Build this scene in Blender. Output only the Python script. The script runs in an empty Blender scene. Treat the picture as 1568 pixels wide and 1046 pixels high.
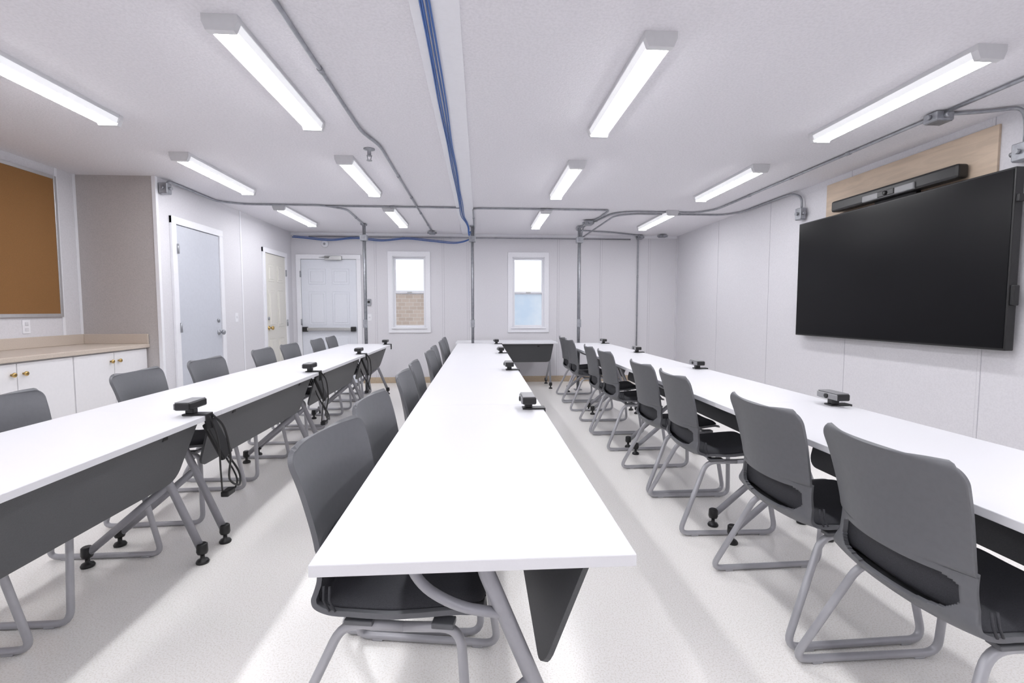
import bpy, bmesh, math, random
from mathutils import Vector, Matrix
random.seed(3)
scene = bpy.context.scene
try:
    scene.view_settings.view_transform = 'Standard'
    scene.view_settings.look = 'None'
    scene.view_settings.exposure = 0.0
except Exception as e:
    print(e)

# ------------------------------------------------------------ materials
def mat(name, col, rough=0.5, metal=0.0, noise=0.0, nscale=40.0, bump=0.0, bscale=150.0, spec=0.5, col2=None, emit=None, estr=0.0, detail=3, p0=.35, p1=.6):
    m = bpy.data.materials.new(name); m.use_nodes = True
    nt = m.node_tree; b = nt.nodes['Principled BSDF']
    b.inputs['Base Color'].default_value = (*col, 1)
    b.inputs['Roughness'].default_value = rough
    b.inputs['Metallic'].default_value = metal
    b.inputs['Specular IOR Level'].default_value = spec
    tc = nt.nodes.new('ShaderNodeTexCoord')
    if noise > 0 or col2:
        n = nt.nodes.new('ShaderNodeTexNoise'); n.inputs['Scale'].default_value = nscale; n.inputs['Detail'].default_value = detail
        nt.links.new(tc.outputs['Object'], n.inputs['Vector'])
        r = nt.nodes.new('ShaderNodeValToRGB')
        c2 = col2 if col2 else tuple(c*(1-noise) for c in col)
        r.color_ramp.elements[0].color = (*c2, 1); r.color_ramp.elements[0].position = p0
        r.color_ramp.elements[1].color = (*col, 1); r.color_ramp.elements[1].position = p1
        nt.links.new(n.outputs['Fac'], r.inputs['Fac'])
        nt.links.new(r.outputs['Color'], b.inputs['Base Color'])
    if bump > 0:
        n2 = nt.nodes.new('ShaderNodeTexNoise'); n2.inputs['Scale'].default_value = bscale
        nt.links.new(tc.outputs['Object'], n2.inputs['Vector'])
        bp = nt.nodes.new('ShaderNodeBump'); bp.inputs['Strength'].default_value = bump; bp.inputs['Distance'].default_value = 0.01
        nt.links.new(n2.outputs['Fac'], bp.inputs['Height'])
        nt.links.new(bp.outputs['Normal'], b.inputs['Normal'])
    if emit:
        b.inputs['Emission Color'].default_value = (*emit, 1)
        b.inputs['Emission Strength'].default_value = estr
    return m

M_wall = mat('wall_vinyl', (0.68,0.67,0.705), 0.6, noise=0.06, nscale=90, bump=0.06)
M_seam = mat('wall_seam', (0.50,0.49,0.53), 0.6, noise=0.03)
M_wallb = mat('wall_beige_vinyl', (0.47,0.44,0.435), 0.7, noise=0.10, nscale=130, bump=0.15)
M_ceil = mat('ceiling_texture', (0.76,0.745,0.785), 0.9, noise=0.07, nscale=70, bump=0.25, bscale=110)
M_trim = mat('trim_white', (0.80,0.80,0.84), 0.45, noise=0.02)
M_floor = mat('floor_speckled_vinyl', (0.96,0.94,0.915), 0.24, col2=(0.83,0.795,0.75), noise=.1, nscale=170, bump=0.008, detail=6, p0=.36, p1=.52)
M_base = mat('baseboard_tan', (0.50,0.40,0.29), 0.5, noise=0.1)
M_top = mat('laminate_white', (0.76,0.76,0.795), 0.35, noise=0.01, nscale=200)
M_leg = mat('leg_grey_metal', (0.34,0.34,0.37), 0.40, metal=0.2, noise=0.04)
M_tube = mat('chair_tube_grey', (0.44,0.44,0.47), 0.38, metal=0.25, noise=0.03)
M_mod = mat('modesty_panel_grey', (0.075,0.077,0.083), 0.5, noise=0.12, nscale=200)
M_shell = mat('chair_shell_grey', (0.135,0.138,0.150), 0.45, noise=0.05, nscale=60)
M_pad = mat('chair_seat_fabric', (0.050,0.051,0.060), 0.8, noise=0.3, nscale=400, bump=0.2, bscale=600)
M_black = mat('black_plastic', (0.012,0.012,0.013), 0.4, noise=0.1)
M_edge = mat('plate_grey', (0.66,0.66,0.70), 0.4, noise=0.02)
M_dgrey = mat('device_grey', (0.25,0.25,0.26), 0.4, noise=0.05)
M_screen = mat('tv_screen', (0.003,0.003,0.004), 0.28, noise=0.05, spec=0.2)
M_ply = mat('plywood', (0.60,0.48,0.37), 0.6, noise=0.13, nscale=6, bump=0.03)
nt = M_ply.node_tree
mp = nt.nodes.new('ShaderNodeMapping'); mp.inputs['Scale'].default_value=(1,0.35,2.5)
tc = [n for n in nt.nodes if n.type=='TEX_COORD'][0]
for n in list(nt.nodes):
    if n.type=='TEX_NOISE' and n.inputs['Scale'].default_value==6:
        n.inputs['Distortion'].default_value=1.5
        nt.links.new(tc.outputs['Object'], mp.inputs['Vector']); nt.links.new(mp.outputs['Vector'], n.inputs['Vector'])
M_cork = mat('cork', (0.27,0.13,0.042), 0.9, noise=0.22, nscale=260, bump=0.3, bscale=300)
M_alu = mat('aluminium', (0.60,0.60,0.62), 0.35, metal=0.7, noise=0.03)
M_galv = mat('galvanised_steel', (0.36,0.37,0.40), 0.4, metal=0.6, noise=0.18, nscale=25)
M_counter = mat('countertop_beige', (0.58,0.50,0.43), 0.4, noise=0.15, nscale=220)
M_cab = mat('cabinet_white', (0.76,0.75,0.77), 0.45, noise=0.02)
M_brass = mat('brass', (0.55,0.38,0.15), 0.3, metal=0.9, noise=0.05)
M_steel = mat('brushed_steel', (0.5,0.5,0.5), 0.3, metal=0.8, noise=0.05)
M_doorg = mat('door_grey_paint', (0.55,0.57,0.63), 0.5, noise=0.03)
M_doorw = mat('door_white_paint', (0.70,0.72,0.78), 0.45, noise=0.02)
M_doorc = mat('door_cream_paint', (0.70,0.68,0.63), 0.45, noise=0.03)
M_blue = mat('blue_cable', (0.04,0.12,0.38), 0.45, noise=0.1)
M_lens = mat('light_lens', (0.9,0.9,0.9), 0.5, noise=0.01, emit=(0.98,0.98,1.0), estr=36)
M_lbody = mat('light_housing', (0.66,0.66,0.68), 0.45, noise=0.02)
M_lside = mat('light_lens_side', (0.80,0.80,0.83), 0.5, noise=0.01, emit=(0.97,0.98,1), estr=0.4)
M_glass = bpy.data.materials.new('window_glass'); M_glass.use_nodes=True
nt=M_glass.node_tree; nt.nodes.clear()
o=nt.nodes.new('ShaderNodeOutputMaterial'); mx=nt.nodes.new('ShaderNodeMixShader'); tr=nt.nodes.new('ShaderNodeBsdfTransparent'); gl=nt.nodes.new('ShaderNodeBsdfGlossy')
gl.inputs['Roughness'].default_value=0.05; mx.inputs[0].default_value=0.07; tr.inputs[0].default_value=(0.97,0.98,1,1)
nt.links.new(tr.outputs[0],mx.inputs[1]); nt.links.new(gl.outputs[0],mx.inputs[2]); nt.links.new(mx.outputs[0],o.inputs[0])
M_brick = bpy.data.materials.new('tan_brick'); M_brick.use_nodes=True
nt=M_brick.node_tree; b=nt.nodes['Principled BSDF']; br=nt.nodes.new('ShaderNodeTexBrick'); tc=nt.nodes.new('ShaderNodeTexCoord'); mp=nt.nodes.new('ShaderNodeMapping')
mp.inputs['Rotation'].default_value=(math.radians(90),0,0)
br.inputs['Color1'].default_value=(0.66,0.53,0.44,1); br.inputs['Color2'].default_value=(0.56,0.44,0.36,1); br.inputs['Mortar'].default_value=(0.72,0.66,0.60,1)
br.inputs['Scale'].default_value=3.0; br.inputs['Mortar Size'].default_value=0.02; br.inputs['Mortar Smooth'].default_value=0.6
nt.links.new(tc.outputs['Object'],mp.inputs['Vector']); nt.links.new(mp.outputs['Vector'],br.inputs['Vector']); nt.links.new(br.outputs['Color'],b.inputs['Base Color'])
b.inputs['Roughness'].default_value=.9
M_siding = mat('pale_blue_siding', (0.86,0.92,0.97), 0.6, col2=(0.68,0.80,0.92), noise=0.25, nscale=1.6)
M_ground = mat('ground_concrete', (0.7,0.7,0.68), 0.9, noise=0.1)

# ------------------------------------------------------------ mesh builder
class MB:
    def __init__(s): s.v=[]; s.f=[]; s.m=[]; s.s=[]; s.mats=[]
    def mi(s,m):
        if m not in s.mats: s.mats.append(m)
        return s.mats.index(m)
    def add(s, vs, fs, m, smooth=False):
        o=len(s.v); s.v += [tuple(v) for v in vs]; k=s.mi(m)
        for i,f in enumerate(fs):
            s.f.append([o+j for j in f]); s.m.append(k)
            s.s.append(smooth if isinstance(smooth,bool) else smooth[i])
    def box(s,x0,x1,y0,y1,z0,z1,m,bev=0.0,seg=2,M=None):
        bm=bmesh.new(); bmesh.ops.create_cube(bm,size=1)
        for v in bm.verts:
            v.co=Vector(((x0+x1)/2+v.co.x*(x1-x0),(y0+y1)/2+v.co.y*(y1-y0),(z0+z1)/2+v.co.z*(z1-z0)))
        if bev>0:
            bmesh.ops.bevel(bm,geom=list(bm.edges),offset=bev,segments=seg,profile=0.5,affect='EDGES')
        if M is not None: bm.transform(M)
        bm.verts.index_update()
        s.add([v.co.copy() for v in bm.verts],[[v.index for v in f.verts] for f in bm.faces],m,False)
        bm.free()
    def tube(s,path,r,m,seg=10,fil=0.0,closed=False,r2=None):
        P=[Vector(p) for p in path]
        if fil>0: P=fillet(P,fil)
        n=len(P); vs=[]; fs=[]; sm=[]
        t0=(P[1]-P[0]).normalized()
        ref=Vector((0,0,1)) if abs(t0.z)<0.9 else Vector((1,0,0))
        nrm=(ref-t0*ref.dot(t0)).normalized()
        for i in range(n):
            if i==0: t=(P[1]-P[0])
            elif i==n-1: t=(P[-1]-P[-2])
            else: t=(P[i+1]-P[i]).normalized()+(P[i]-P[i-1]).normalized()
            t.normalize()
            nrm=(nrm-t*nrm.dot(t)).normalized(); bn=t.cross(nrm)
            rr=r if not isinstance(r,(list,tuple)) else r[i]
            rb=rr if r2 is None else r2
            for k in range(seg):
                a=2*math.pi*k/seg
                vs.append(P[i]+nrm*math.cos(a)*rr+bn*math.sin(a)*rb)
        for i in range(n-1):
            for k in range(seg):
                k2=(k+1)%seg
                fs.append([i*seg+k,i*seg+k2,(i+1)*seg+k2,(i+1)*seg+k]); sm.append(True)
        fs.append([k for k in range(seg)][::-1]); sm.append(False)
        fs.append([(n-1)*seg+k for k in range(seg)]); sm.append(False)
        s.add(vs,fs,m,sm)
    def cyl(s,p0,p1,r,m,seg=16): s.tube([p0,p1],r,m,seg)
    def lathe(s,c,prof,m,axis='Z',seg=20):
        vs=[];fs=[]
        for (r,h) in prof:
            for k in range(seg):
                a=2*math.pi*k/seg; x,y=r*math.cos(a),r*math.sin(a)
                if axis=='Z': vs.append((c[0]+x,c[1]+y,c[2]+h))
                elif axis=='X': vs.append((c[0]+h,c[1]+x,c[2]+y))
                else: vs.append((c[0]+x,c[1]+h,c[2]+y))
        n=len(prof)
        for i in range(n-1):
            for k in range(seg):
                k2=(k+1)%seg; fs.append([i*seg+k,i*seg+k2,(i+1)*seg+k2,(i+1)*seg+k])
        fs.append(list(range(seg))[::-1]); fs.append([(n-1)*seg+k for k in range(seg)])
        s.add(vs,fs,m,[True]*(len(fs)-2)+[False,False])
    def surf(s,P,N,keep,th,m):
        ni=len(P); nj=len(P[0]); vs=[]
        for i in range(ni):
            for j in range(nj): vs.append(P[i][j])
        for i in range(ni):
            for j in range(nj): vs.append(P[i][j]-N[i][j]*th)
        o=ni*nj; fs=[];sm=[];edges={}
        for i in range(ni-1):
            for j in range(nj-1):
                if not keep(i,j): continue
                q=[i*nj+j,(i+1)*nj+j,(i+1)*nj+j+1,i*nj+j+1]
                fs.append(q); sm.append(True); fs.append([o+k for k in q][::-1]); sm.append(True)
                for a in range(4):
                    e=(q[a],q[(a+1)%4]); 
                    if (e[1],e[0]) in edges: del edges[(e[1],e[0])]
                    else: edges[e]=1
        for (a,b_) in edges: fs.append([b_,a,o+a,o+b_]); sm.append(False)
        s.add(vs,fs,m,sm)
    def mesh(s,name):
        me=bpy.data.meshes.new(name); me.from_pydata(s.v,[],s.f)
        for m in s.mats: me.materials.append(m)
        me.polygons.foreach_set('material_index',s.m)
        me.polygons.foreach_set('use_smooth',s.s)
        me.update()
        bm=bmesh.new(); bm.from_mesh(me)
        loose=[v for v in bm.verts if not v.link_faces]
        bmesh.ops.delete(bm,geom=loose,context='VERTS')
        bmesh.ops.recalc_face_normals(bm,faces=bm.faces)
        bm.to_mesh(me); bm.free()
        return me
    def obj(s,name,loc=(0,0,0),rot=0):
        return place(s.mesh(name),name,loc,rot)
def place(me,name,loc=(0,0,0),rot=0):
    o=bpy.data.objects.new(name,me); o.location=loc; o.rotation_euler=(0,0,rot)
    scene.collection.objects.link(o); return o
def fillet(P,rad,n=6):
    out=[P[0]]
    for i in range(1,len(P)-1):
        a,b_,c=P[i-1],P[i],P[i+1]
        la,lc=(a-b_).length,(c-b_).length
        d=min(rad,la*0.49,lc*0.49)
        p0=b_+(a-b_).normalized()*d; p2=b_+(c-b_).normalized()*d
        for k in range(n+1):
            t=k/n; out.append(p0*(1-t)**2+b_*2*t*(1-t)+p2*t*t)
    out.append(P[-1]); return out
def cr(pts,n):
    out=[]; m=len(pts)-1
    for i in range(n+1):
        s=i/n*m; k=min(int(s),m-1); t=s-k
        p=[pts[max(k-1,0)],pts[k],pts[k+1],pts[min(k+2,m)]]
        out.append(tuple(0.5*((2*p[1][d])+(-p[0][d]+p[2][d])*t+(2*p[0][d]-5*p[1][d]+4*p[2][d]-p[3][d])*t*t+(-p[0][d]+3*p[1][d]-3*p[2][d]+p[3][d])*t**3) for d in range(len(pts[0]))))
    return out

# ------------------------------------------------------------ dimensions
CZ=2.53; XL=-3.12; XLL=-3.85; XR=3.45; YB=8.30; YF=-2.6; YJ=4.95
b=MB(); b.box(XLL-.12,XR+.12,YF-.12,YB+.12,-.1,0,M_floor); b.obj('floor')
b=MB(); b.box(XLL-.12,XR+.12,YF-.12,YB+.12,CZ,CZ+.1,M_ceil); b.obj('ceiling')
WC=[-1.19,0.835]; HW=0.28; WZ0,WZ1=0.94,2.15
b=MB()
xs=[XLL-.12,WC[0]-HW,WC[0]+HW,WC[1]-HW,WC[1]+HW,XR+.12]
for i in range(5):
    if i%2==0: b.box(xs[i],xs[i+1],YB,YB+.12,0,CZ,M_wall)
    else:
        b.box(xs[i],xs[i+1],YB,YB+.12,0,WZ0,M_wall); b.box(xs[i],xs[i+1],YB,YB+.12,WZ1,CZ,M_wall)
b.obj('wall_north')
b=MB(); b.box(XR,XR+.12,YF,YB,0,CZ,M_wall); b.obj('wall_east')
b=MB(); b.box(XL-.10,XL,YJ+.1,YB,0,CZ,M_wall); b.box(XL-.10,XL,YJ+.005,YJ+.1,0,CZ,M_wall); b.obj('wall_west')
b=MB(); b.box(XLL,XL-.002,YJ,YJ+.10,0,CZ,M_wallb); b.obj('wall_northwest')
b=MB(); b.box(XLL-.12,XLL,YF,YJ+.1,0,CZ,M_wall); b.obj('wall_southwest')
b=MB(); b.box(XLL-.12,XR+.12,YF-.12,YF,0,CZ,M_wall); b.obj('wall_south')
tn=[0]
def trim(*a,m=M_trim,bev=.002,seam=None):
    tn[0]+=1; t=MB(); t.box(*a,m,bev)
    if seam: t.box(*seam,M_seam)
    t.obj('trim_%d'%tn[0])
for y in (6.85,5.6,4.35,3.1,1.85,.6,-.65): trim(XR-.004,XR,y-.010,y+.010,.1,CZ,m=M_wall,bev=.001,seam=(XR-.0015,XR,y-.0135,y+.0135,.1,CZ))
for x in (-1.75,-.62,-.2,1.35,2.1,2.95): trim(x-.014,x+.014,YB-.005,YB,.1,CZ-.05,m=M_wall,bev=.001,seam=(x-.019,x+.019,YB-.0015,YB,.1,CZ-.05))
for y in (6.6,): trim(XL,XL+.005,y-.015,y+.015,.1,CZ,seam=(XL,XL+.0015,y-.019,y+.019,.1,CZ))
trim(XL-.03,XL+.006,YJ-.006,YJ+.03,.0,CZ)
trim(XLL,XLL+.006,YJ-.03,YJ,.92,CZ)
trim(XLL,XLL+.006,4.72,4.75,.92,CZ)
trim(XR-.02,XR,YB-.02,YB,0,CZ,m=M_wall)
trim(XL,XR,YB-.012,YB,CZ-.045,CZ); 
trim(-.29,-.08,YF,YB-.02,CZ-.016,CZ)
def baseb(name,*a): t=MB(); t.box(*a,M_base,.003); t.obj('baseboard_'+name)
baseb('north',-1.98,XR-.02,YB-.012,YB,0,.10)
baseb('east',XR-.012,XR,YF,YB-.02,0,.10)
baseb('west',XL,XL+.012,6.12,7.16,0,.10)

# ------------------------------------------------------------ windows
for i,c in enumerate(WC):
    t=MB(); y0=YB-.022
    z0,z1=.86,2.23; x0,x1=c-.355,c+.355
    t.box(x0,c-HW+.005,y0,YB,z0,z1,M_trim,.004); t.box(c+HW-.005,x1,y0,YB,z0,z1,M_trim,.004)
    t.box(c-HW,c+HW,y0,YB,WZ1-.005,z1,M_trim,.004); t.box(c-HW,c+HW,y0,YB,z0,WZ0+.005,M_trim,.004)
    t.box(c-HW-.02,c+HW+.02,YB-.045,YB+.03,WZ0-.012,WZ0+.012,M_trim,.004)
    t.box(c-HW,c-HW+.015,YB,YB+.12,WZ0,WZ1,M_trim); t.box(c+HW-.015,c+HW,YB,YB+.12,WZ0,WZ1,M_trim)
    t.box(c-HW,c+HW,YB,YB+.12,WZ1-.015,WZ1,M_trim); t.box(c-HW,c+HW,YB,YB+.12,WZ0,WZ0+.015,M_trim)
    zm=1.54
    for (za,zb,ya) in ((zm-.02,WZ1-.015,YB+.06),(WZ0+.015,zm+.02,YB+.025)):
        xa,xb=c-HW+.015,c+HW-.015; w=.03
        t.box(xa,xa+w,ya,ya+.03,za,zb,M_trim,.003); t.box(xb-w,xb,ya,ya+.03,za,zb,M_trim,.003)
        t.box(xa+w,xb-w,ya,ya+.03,za,za+w,M_trim,.003); t.box(xa+w,xb-w,ya,ya+.03,zb-w,zb,M_trim,.003)
        t.add([(xa+w,ya+.015,za+w),(xb-w,ya+.015,za+w),(xb-w,ya+.015,zb-w),(xa+w,ya+.015,zb-w)],[[0,1,2,3]],M_glass)
    t.box(c-.04,c+.04,YB+.012,YB+.03,zm-.005,zm+.015,M_steel,.003)
    t.obj('window_%d'%(i+1))

# ------------------------------------------------------------ doors
def door(name,w,h,m,panels,fr,loc,rot,hinge_left=True,extra=None,kn=True):
    t=MB()
    t.box(-fr,0,-.028,0,0,h+fr,M_trim,.004); t.box(w,w+fr,-.028,0,0,h+fr,M_trim,.004); t.box(-fr,w+fr,-.03,0,h,h+fr,M_trim,.004)
    t.box(0,w,-.004,0,.0,h,M_black)
    t.box(.004,w-.004,-.014,-.002,.01,h-.005,m,.002)
    if panels:
        cols=[(.12*w/.9,w/2-.05),(w/2+.05,w-.12*w/.9)]
        for (xa,xb) in cols:
            for (za,zb) in ((.22,.82),(1.0,1.56),(1.68,1.94)):
                za*=h/2.1; zb*=h/2.1
                t.box(xa,xb,-.019,-.010,za,zb,m,.007,1); t.box(xa+.035,xb-.035,-.025,-.012,za+.035,zb-.035,m,.006,1)
    hx=.0 if hinge_left else w
    for z in (.25,h*.5,h-.25): t.cyl((hx,-.034,z-.05),(hx,-.034,z+.05),.011,M_galv,10)
    kx=w-.07 if hinge_left else .07
    if kn:
        t.lathe((kx,-.012,.98),[(.032,0),(.032,-.008),(.012,-.012),(.012,-.04),(.028,-.05),(.03,-.065),(.018,-.075)],M_galv if m!=M_doorc else M_brass,'Y')
        t.lathe((kx,-.012,1.12),[(.024,0),(.024,-.012),(.01,-.016)],M_galv,'Y')
    if extra: extra(t,w,h)
    return t.obj(name,loc,rot)
def panic(t,w,h):
    t.box(.03,w-.03,-.075,-.045,.90,.95,M_steel,.006)
    t.box(.02,.10,-.08,-.012,.885,.965,M_black,.008); t.box(w-.10,w-.02,-.08,-.012,.885,.965,M_black,.008)
    t.box(w*.45,w*.75,-.09,-.03,h-.02,h+.05,M_steel,.008)
    t.tube([(w*.55,-.07,h+.02),(w*.4,-.2,h+.01),(w*.62,-.03,h+.05)],.008,M_steel,8)
R=math.radians(90)
door('door_1',.82,2.12,M_doorg,False,.075,(XL,5.21,0),R,hinge_left=True)
door('door_2',.72,2.08,M_doorc,True,.07,(XL,7.26,0),R,hinge_left=False)
door('door_3',.91,2.09,M_doorw,True,.075,(-2.97,YB,0),0,hinge_left=True,extra=panic,kn=False)

# ------------------------------------------------------------ ceiling lights
def light_mesh(L=1.20):
    t=MB(); 
    def prism(hw0,z0,hw1,z1,ya,yb,m):
        vs=[]
        for y in (ya,yb): vs+=[(-hw0,y,z0),(hw0,y,z0),(hw1,y,z1),(-hw1,y,z1)]
        t.add(vs,[[0,1,2,3],[7,6,5,4],[0,4,5,1],[1,5,6,2],[2,6,7,3],[3,7,4,0]],m)
    prism(.075,0,.075,-.022,.0,L,M_lbody)
    prism(.07,-.022,.058,-.056,.025,L-.025,M_lside)
    prism(.050,-.056,.044,-.064,.03,L-.03,M_lens)
    for ya,yb in ((-.004,.03),(L-.03,L+.004)):
        prism(.077,0,.077,-.03,ya,yb,M_lbody); prism(.077,-.03,.060,-.070,ya,yb,M_lbody)
    return t.mesh('ceiling_light')
lm=light_mesh()
for y in (-1.68,.27,2.27,4.20,6.16):  # rows near and behind the camera are unseen, added for lighting
    for x in (-2.45,-1.13,.845,2.49):
        place(lm,'ceiling_light',(x,y,CZ))

# ------------------------------------------------------------ chair
def chair_mesh():
    t=MB()
    prof=[(.245,.425,.205),(.20,.44,.215),(.08,.430,.225),(-.06,.418,.232),(-.16,.422,.238),(-.215,.455,.236),(-.230,.53,.218),(-.236,.61,.216),(-.247,.69,.222),(-.262,.77,.230),(-.285,.855,.240)]
    N=190; Mj=84
    pr=cr(prof,N)
    arc=[0]
    for i in range(1,N+1): arc.append(arc[-1]+math.hypot(pr[i][0]-pr[i-1][0],pr[i][1]-pr[i-1][1]))
    def surface(i0,i1,wf,off,rnd,padmode=False):
        P=[];Nn=[]
        for i in range(i0,i1+1):
            x,z,hw=pr[i]
            a=pr[max(i-1,0)]; c=pr[min(i+1,N)]
            tx,tz=c[0]-a[0],c[1]-a[1]; l=math.hypot(tx,tz); tx/=l; tz/=l
            n=(tz,-tx)
            w=hw*wf
            for d in (arc[i]-arc[i0],arc[i1]-arc[i]):
                if d<rnd: w-=rnd-math.sqrt(max(0,rnd*rnd-(rnd-d)**2))
            fb=max(0,min(1,(z-.44)/.15)) if x<-.1 else 0
            ft=max(0,min(1,(z-.60)/.26)) if x<-.1 else 0
            curl=.014+.036*fb-.016*ft
            if x<-.1 and fb<1: curl+=.02*(1-abs(fb-.4))
            elif x>=-.1: curl+=.012*max(0,min(1,(.02-x)/.12))
            row=[]
            for j in range(Mj+1):
                u=-1+2*j/Mj
                k=curl*abs(u*wf)**2.2
                o=off
                if padmode:
                    e=max(abs(u),0)
                    dd=min(arc[i]-arc[i0],arc[i1]-arc[i])/.04
                    o=off*(1-e**8)*min(1,math.sqrt(max(0,dd))) +.002
                cz=.010*(1-u*u)*ft if not padmode else 0
                row.append(Vector((x+n[0]*(k+o),u*w,z+n[1]*(k+o)+cz)))
            P.append(row)
        ni=len(P)
        for i in range(ni):
            r=[]
            for j in range(Mj+1):
                a=P[min(i+1,ni-1)][j]-P[max(i-1,0)][j]; c=P[i][min(j+1,Mj)]-P[i][max(j-1,0)]
                nn=c.cross(a); 
                if nn.length<1e-9: nn=Vector((0,0,1))
                nn.normalize(); r.append(nn)
            Nn.append(r)
        return P,Nn
    P,Nn=surface(0,N,1.0,0,.045)
    if Nn[30][Mj//2].z<0: Nn=[[-v for v in r] for r in Nn]
    def keep(i,j):
        z=pr[i][1]; x=pr[i][0]; u=abs(-1+2*(j+.5)/Mj)
        if x<-.1:
            lo=.462+.035*u**3; hi=.565
            if lo<z<hi:
                q=(z-lo)/(hi-lo)
                if u<.86-.16*abs(2*q-1)**4: return False
        return True
    t.surf(P,Nn,keep,.013,M_shell)
    i1=max(i for i in range(N+1) if pr[i][1]<.59)
    P,Nn=surface(2,i1,.90,.026,.07,True)
    if Nn[30][Mj//2].z<0: Nn=[[-v for v in r] for r in Nn]
    t.surf(P,Nn,lambda i,j:True,.004,M_pad)
    for s in (-1,1):
        for dx in (0,.016):
            t.tube([(-.15+dx,s*.2395,.445),(-.165+dx,s*.241,.475),(-.166+dx,s*.236,.51)],.0035,M_pad,6)
        t.tube([(.04,s*.205,.392),(-.13,s*.205,.392),(-.305,s*.272,.0145),(.235,s*.272,.0145),(.195,s*.205,.400),(.04,s*.205,.392)],.0132,M_tube,14,fil=.055)
        t.box(-.12,-.04,s*.205-.02,s*.205+.02,.398,.412,M_shell,.003)
        t.box(.12,.18,s*.205-.02,s*.205+.02,.402,.418,M_shell,.003)
        for x in (-.22,.16): t.box(x-.02,x+.02,s*.272-.012,s*.272+.012,0,.010,M_tube,.003)
    t.tube([(-.08,-.205,.390),(-.08,.205,.390)],.011,M_tube,12)
    t.tube([(.15,-.205,.394),(.15,.205,.394)],.011,M_tube,12)
    return t.mesh('office_chair')
cm=chair_mesh()
def jit(a): return random.uniform(-a,a)
rows={1.405:[(1.28,0),(1.89,.02),(2.78,-.03),(3.38,.02),(4.40,.03),(4.98,-.02),(6.08,.02),(6.70,0)],
      -.205:[(1.47,-.16),(2.06,-.08),(2.88,.0),(3.46,.03),(4.38,-.02),(4.95,.02),(5.85,0),(6.48,.02)],
      -1.85:[(1.50,.04),(2.20,.0),(3.10,.03),(3.83,-.03),(4.80,.02),(5.48,-.02),(6.35,.0),(6.95,.02)]}
for x,ys in rows.items():
    for y,r in ys:
        xx=x+jit(.01)-(.005 if (x<0 and x>-1 and y<1.5) else 0)
        place(cm,'office_chair',(xx,y,0),r)

# ------------------------------------------------------------ tables
L=1.5985; W=.66
def table_mesh():
    t=MB()
    t.box(-W/2,W/2,-L/2,L/2,.714,.74,M_top,.0025,2)
    t.box(-.02,.04,-L/2+.12,L/2-.12,.672,.705,M_leg,.006)
    for s in (-1,1):
        y=s*(L/2-.105)
        t.box(-.20,.20,y-.025,y+.025,.698,.714,M_leg,.004)
        t.tube([(.015,y,.70),(.02,y,.66),(.265,y,.065)],.019,M_leg,14,fil=.03,r2=.016)
        t.tube([(.13,y,.40),(-.265,y,.065)],.018,M_leg,14,r2=.015)
        t.tube([(-.16,y-s*.0,.708),(-.125,y-s*.0,.63),(-.04,y-s*.0,.575),(.075,y,.555)],.011,M_leg,12,fil=.07,r2=.014)
        for fx in (.268,-.268):
            t.lathe((fx,y,0),[(.028,0),(.030,.008),(.024,.018),(.010,.024),(.010,.045),(.022,.048),(.026,.06),(.024,.095),(.018,.10)],M_black)
    yA=L/2-.06; r=.07
    top=Vector((.245,0,.700)); bot=Vector((.150,0,.415)); d=bot-top; H=d.length; dn=d/H
    out=[(-yA,0),(yA,0)]
    for k in range(7):
        a=math.pi/2*k/6; out.append((yA-.03-r+r*math.cos(a),H-r+r*math.sin(a)))
    for k in range(7):
        a=math.pi/2+math.pi/2*k/6; out.append((-yA+.03+r+r*math.cos(a),H-r+r*math.sin(a)))
    nrm=Vector((dn.z,0,-dn.x)).normalized()*.006
    n=len(out); vs=[]
    for sgn in (1,-1):
        for (y,h) in out: vs.append(top+dn*h+Vector((0,y,0))+nrm*sgn)
    fs=[list(range(n)),[n+k for k in range(n)][::-1]]+[[k,(k+1)%n,n+(k+1)%n,n+k] for k in range(n)]
    t.add(vs,fs,M_mod)
    t.box(.235,.25,-yA,yA,.695,.714,M_black,.002)
    for y in (-.5,.5): t.box(.13,.245,y-.02,y+.02,.66,.70,M_black,.006)
    return t.mesh('training_table')
tm=table_mesh()
for cx,y0 in ((-.01,.94),(-1.635,.90),(1.605,.92)):
    for k in range(4):
        place(tm,'training_table',(cx,y0+1.60*(k+.5),0))
place(tm,'training_table',(.42,7.80,0),-math.pi/2)

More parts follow.
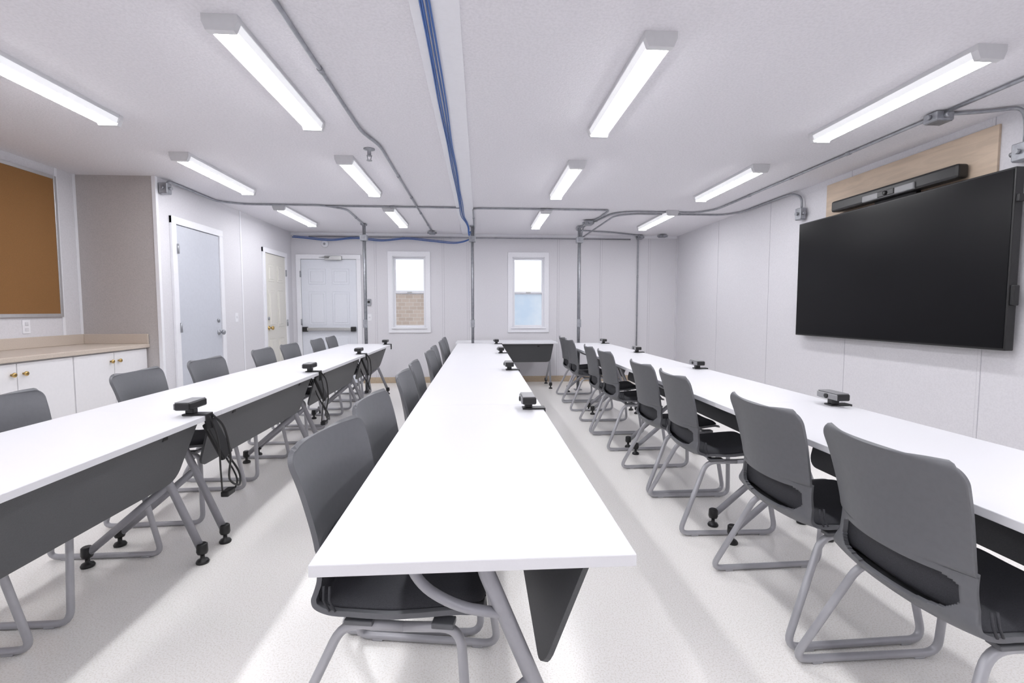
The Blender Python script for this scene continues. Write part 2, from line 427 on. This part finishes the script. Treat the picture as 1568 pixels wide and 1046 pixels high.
# ------------------------------------------------------------ webcams on tables
def webcam_mesh():
    t=MB()
    t.box(-.035,.035,-.075,.075,.034,.070,M_black,.008,3)
    t.box(-.040,-.030,-.072,.072,.037,.067,M_dgrey,.004,2)
    t.box(-.034,.030,-.070,.070,.0685,.0735,M_dgrey,.002,2)
    t.lathe((-.040,0,.052),[(.013,0),(.013,-.005),(.008,-.007)],M_black,'X')
    t.box(-.018,.020,-.022,.022,.006,.036,M_black,.006)
    t.box(-.03,.084,-.028,.028,.0005,.009,M_black,.003)
    t.box(.078,.086,-.028,.028,-.07,.009,M_black,.003)
    return t.mesh('webcam')
wm=webcam_mesh()
for x,ys in ((.243,[2.42,4.02,5.62,7.18]),(-1.382,[2.38,4.0,5.6,7.15]),(1.858,[2.40,4.0,5.6,7.15])):
    for y in ys: place(wm,'webcam',(x,y,.74))
for y in (2.40,4.0,5.6):
    t=MB(); X=-1.33
    Mx=Matrix.Translation((X-.015,y+.12,.60))@Matrix.Rotation(math.radians(-18),4,'Y')@Matrix.Rotation(math.radians(12),4,'X')
    t.box(-.012,.012,-.05,.05,-.12,.09,M_black,.008,2,M=Mx)
    pts=cr([(X+.035,y,.735),(X+.06,y+.05,.66),(X+.05,y+.12,.50),(X-.0,y+.20,.35),(X+.0,y+.30,.28),(X-.04,y+.38,.33),(X-.10,y+.36,.45),(X-.14,y+.28,.60),(X-.15,y+.25,.70)],40)
    t.tube(pts,.0055,M_black,8)
    pts=cr([(X+.03,y-.02,.735),(X+.04,y+.03,.60),(X+.0,y+.12,.40),(X-.04,y+.22,.25),(X-.02,y+.32,.30),(X-.10,y+.30,.50),(X-.12,y+.2,.69)],36)
    t.tube(pts,.0045,M_black,8)
    t.box(X-.04,X+.0,y+.18,y+.26,.255,.285,M_black,.006)
    t.obj('power_cable_bundle')

# ------------------------------------------------------------ TV, bar, plywood
t=MB()
t.box(3.352,3.412,2.86,4.92,.98,2.14,M_black,.006,2)
t.box(3.3495,3.353,2.872,4.908,.995,2.128,M_screen)
t.box(3.40,XR-.018,3.3,4.4,1.3,1.85,M_black,.004)
t.box(3.36,3.40,2.835,2.862,1.27,1.40,M_black,.006)
t.box(3.36,3.40,2.84,2.862,1.92,1.97,M_black,.006)
t.obj('television')
t=MB(); t.box(XR-.018,XR,3.05,4.64,1.15,2.47,M_ply,.002); t.obj('plywood_backing_panel')
t=MB()
t.box(3.33,3.42,3.22,4.44,2.165,2.265,M_black,.018,3)
t.box(3.315,3.34,3.55,4.05,2.17,2.225,M_dgrey,.008,2)
t.box(3.308,3.32,3.72,3.88,2.175,2.22,M_black,.004)
t.lathe((3.31,3.80,2.198),[(.018,0),(.018,-.01),(.010,-.012)],M_screen,'X')
t.box(3.39,XR-.018,3.6,4.0,2.14,2.25,M_black,.004)
t.obj('video_conference_bar')

# ------------------------------------------------------------ corkboard
t=MB(); y0,y1,z0,z1=2.26,4.69,1.21,2.42
t.box(XLL,XLL+.015,y0,y1,z0,z1,M_cork)
for a in ((y0-.03,y0),(y1,y1+.03)): t.box(XLL,XLL+.022,a[0],a[1],z0-.03,z1+.03,M_alu,.003)
for a in ((z0-.03,z0),(z1,z1+.03)): t.box(XLL,XLL+.022,y0,y1,a[0],a[1],M_alu,.003)
t.obj('cork_bulletin_board')
# ------------------------------------------------------------ cabinet
t=MB(); xf=-3.27; yA,yB=.15,YJ-.004
t.box(XLL,xf,yA,yB,.10,.875,M_cab,.002)
t.box(XLL,xf-.06,yA,yB,0,.10,M_base)
ys=[4.93,4.07,3.12,2.17,1.22,.2]
for i in range(5):
    b1,a1=ys[i],ys[i+1]; mid=(a1+b1)/2
    for (p,q) in ((a1+.006,mid-.003),(mid+.003,b1-.006)):
        t.box(xf,xf+.018,p,q,.115,.865,M_cab,.004)
    for s in (-1,1): t.lathe((xf+.018,mid+s*.045,.79),[(.008,0),(.007,.012),(.016,.018),(.017,.026),(.010,.032)],M_brass,'X')
t.box(XLL,-3.235,yA-.02,yB,.877,.915,M_counter,.006,3)
t.box(XLL,XLL+.018,yA,yB-.002,.915,1.01,M_counter,.004)
t.box(XLL+.018,-3.24,yB-.018,yB,.915,1.01,M_counter,.004)
t.obj('base_cabinet')

def plate(name,x,y,z,axis,sw=False,w=.07,h=.115):
    t=MB()
    if axis=='x':
        t.box(x,x+.006,y-w/2,y+w/2,z-h/2,z+h/2,M_trim,.002)
        for dz in ((-.025,.025) if not sw else (0,)): t.box(x+.006,x+.009,y-.016,y+.016,z+dz-.014,z+dz+.014,M_edge,.002)
    else:
        t.box(x-w/2,x+w/2,y-.006,y,z-h/2,z+h/2,M_trim,.002)
        for dz in ((-.025,.025) if not sw else (0,)): t.box(x-.016,x+.016,y-.009,y-.006,z+dz-.014,z+dz+.014,M_edge,.002)
    t.obj(name)
plate('wall_outlet',XLL,4.36,1.10,'x')
plate('light_switch',XL,6.42,1.15,'x',True)
plate('light_switch',-1.86,YB,1.12,'y',True)
t=MB(); t.box(-1.90,-1.83,YB-.03,YB,1.32,1.43,M_galv,.006); t.box(-1.885,-1.845,YB-.034,YB-.03,1.36,1.40,M_black,.001); t.obj('thermostat')
t=MB(); t.lathe((-2.57,YB,2.34),[(.06,0),(.06,-.02),(.052,-.03),(.03,-.032)],M_trim,'Y',28); t.lathe((-2.57,YB-.03,2.34),[(.02,0),(.02,-.01)],M_galv,'Y'); t.obj('fire_alarm_bell')
t=MB(); c=(-.88,4.02,CZ)
t.lathe(c,[(.045,0),(.045,-.006),(.015,-.012),(.015,-.05),(.02,-.055)],M_galv)
t.cyl((c[0]-.018,c[1],CZ-.05),(c[0]-.01,c[1],CZ-.09),.003,M_galv,8); t.cyl((c[0]+.018,c[1],CZ-.05),(c[0]+.01,c[1],CZ-.09),.003,M_galv,8)
t.lathe((c[0],c[1],CZ-.09),[(.022,0),(.022,-.003)],M_galv); t.obj('fire_sprinkler_head')

# ------------------------------------------------------------ conduits
zc=CZ-.016
def conduit(*paths,r=.0115,fil=.10):
    t=MB()
    for p in paths:
        t.tube(p,r,M_galv,10,fil=fil)
        for a,c in zip(p[:-1],p[1:]):
            a=Vector(a);c=Vector(c); l=(c-a).length
            if l>1.0:
                k=int(l/0.9)
                for i in range(1,k+1):
                    q=a+(c-a)*(i/(k+1)); d=(c-a).normalized()
                    t.tube([q-d*.022,q+d*.022],r+.004,M_galv,10)
    t.obj('electrical_conduit')
def jbox(x,y,z,sx=.06,sy=.06,sz=.03,name='junction_box'):
    t=MB(); t.box(x-sx,x+sx,y-sy,y+sy,z-sz,z+sz,M_galv,.006)
    t.box(x-sx*.9,x+sx*.9,y-sy*.9,y+sy*.9,z-sz-.004,z-sz,M_galv,.002)
    for s in (-1,1):
        t.cyl((x+s*sx,y,z),(x+s*(sx+.025),y,z),.016,M_galv,10); t.cyl((x,y+s*sy,z),(x,y+s*(sy+.025),z),.016,M_galv,10)
    t.obj(name)
PY=7.415; PX=[-1.72,-.11,1.53]
conduit([(-.84,YF,zc),(-.84,3.6,zc),(-.77,3.88,zc),(-.77,YB-.05,zc)])
conduit([(XL+.05,5.02,2.42),(XL+.05,5.06,zc),(XL+.05,5.95,zc),(XL+.3,6.1,zc),(-1.90,6.1,zc),(-1.68,6.32,zc),(PX[0],PY,zc),(PX[0],PY,2.35)],
        [(-1.9,6.13,zc),(-.25,6.13,zc)])
conduit([(PX[1]+.03,PY,2.30),(PX[1]+.03,PY,zc),(PX[1]+.03,6.15,zc),(1.66,6.15,zc),(1.66,6.6,zc),(PX[2],PY,zc),(PX[2],PY,2.3)])
conduit([(PX[2]+.03,PY,2.3),(PX[2]+.05,PY,zc),(1.75,6.35,zc),(1.95,6.22,zc),(2.85,6.22,zc),(3.0,6.0,zc),(3.0,3.10,zc)],
        [(PX[2]+.05,PY-.03,2.36),(1.82,6.5,zc),(2.05,6.36,zc),(3.25,6.36,zc),(3.41,6.15,zc),(3.41,5.15,zc),(3.41,4.98,2.44),(3.41,4.98,2.30)])
conduit([(3.0,3.0,zc),(3.0,2.6,zc),(3.0,YF,zc)],[(3.05,3.03,zc),(3.25,2.98,zc),(3.41,2.90,zc),(3.42,2.88,2.42),(3.42,2.88,2.26)])
conduit([(2.74,YB-.02,.5),(2.74,YB-.02,zc-.03),(2.74,YB-.12,zc),(2.2,7.9,zc),(PX[2],7.7,zc),(PX[2],PY+.03,zc)],fil=.08)
conduit([(XL+.3,YB-.03,2.46),(2.6,YB-.03,2.46)],r=.009)
jbox(3.0,3.05,CZ-.035,.06,.05,.028); jbox(XL+.05,5.02,2.43,.04,.04,.05)
jbox(3.40,4.98,2.26,.03,.045,.06); jbox(3.41,2.88,2.235,.03,.045,.055)
jbox(2.74,YB-.10,CZ-.04,.05,.05,.03); jbox(3.1,YB-.2,CZ-.035,.06,.05,.02); jbox(-.77,YB-.3,CZ-.035,.05,.05,.02)
jbox(PX[2]+.02,6.9,CZ-.045,.06,.06,.03)
for x in PX:
    t=MB()
    s=.021
    t.box(x-s,x+s,PY+s-.004,PY+s,0,CZ,M_galv); t.box(x-s,x-s+.004,PY-s,PY+s,0,CZ,M_galv); t.box(x+s-.004,x+s,PY-s,PY+s,0,CZ,M_galv)
    t.box(x-s,x-s+.012,PY-s,PY-s+.004,0,CZ,M_galv); t.box(x+s-.012,x+s,PY-s,PY-s+.004,0,CZ,M_galv)
    t.cyl((x,PY-s-.004,.80),(x,PY-s-.004,2.32),.012,M_galv,10)
    t.box(x-.05,x+.05,PY-.07,PY+.03,2.27,2.36,M_galv,.006); t.box(x-.04,x+.04,PY-.06,PY+.03,CZ-.03,CZ,M_galv,.004)
    t.box(x-.055,x+.055,PY-.055,PY+.055,0,.008,M_galv,.002)
    t.box(x-.03,x+.03,PY-.05,PY-.02,.98,1.10,M_galv,.004)
    t.obj('strut_power_pole')
# blue data cables
t=MB()
for k in range(4):
    ox=-.245+k*.014
    pts=[(ox+jit(.005),y,CZ-.023-.004*(k%2)) for y in [YF+.1+i*.7 for i in range(14)]]
    pts+=[(-.20+k*.008,7.1,CZ-.026),(-.175+k*.006,7.32,CZ-.06),(-.17+k*.005,7.36,2.40),(-.155+k*.004,7.37,2.34)]
    t.tube(cr([tuple(p) for p in pts],120),.0048,M_blue,8)
t.obj('data_cable_bundle')
t=MB()
pts=[(XL+.05,8.22,2.44)]+[(-2.9+i*.42,8.25,2.43-.035*(i%2)) for i in range(6)]+[(-.4,8.2,2.36),(-.16,8.0,2.40),(-.14,7.6,2.45),(-.15,7.44,2.42)]
t.tube(cr(pts,90),.008,M_blue,8); t.tube(cr([(p[0]+.02,p[1],p[2]+.02) for p in pts],90),.006,M_blue,8)
t.obj('data_cable_run')

# ------------------------------------------------------------ outdoors
t=MB(); t.box(-6,8,8.5,16,-.6,-.5,M_ground); t.obj('ground')
t=MB(); t.box(-4.2,-.75,11,11.3,-.5,1.62,M_brick); t.box(-4.25,-.7,10.95,11.35,1.62,1.68,M_trim,.01); t.obj('brick_garden_wall')
t=MB(); t.box(.2,4,11,11.2,-.5,1.60,M_siding); t.box(.15,4.05,10.97,11.23,1.60,1.64,M_trim,.005); t.obj('privacy_fence')
w=bpy.data.worlds.new('World'); scene.world=w; w.use_nodes=True
bg=w.node_tree.nodes['Background']; bg.inputs[0].default_value=(0.90,0.94,1.0,1); bg.inputs[1].default_value=1.3

# ------------------------------------------------------------ camera
cam=bpy.data.cameras.new('camera'); co=bpy.data.objects.new('camera',cam); scene.collection.objects.link(co)
cam.sensor_width=36; cam.lens=738/1568*36; cam.clip_start=.02
co.location=(0,0,1.24); co.rotation_euler=(math.radians(90-3.7),0,math.radians(-3.8))
scene.camera=co
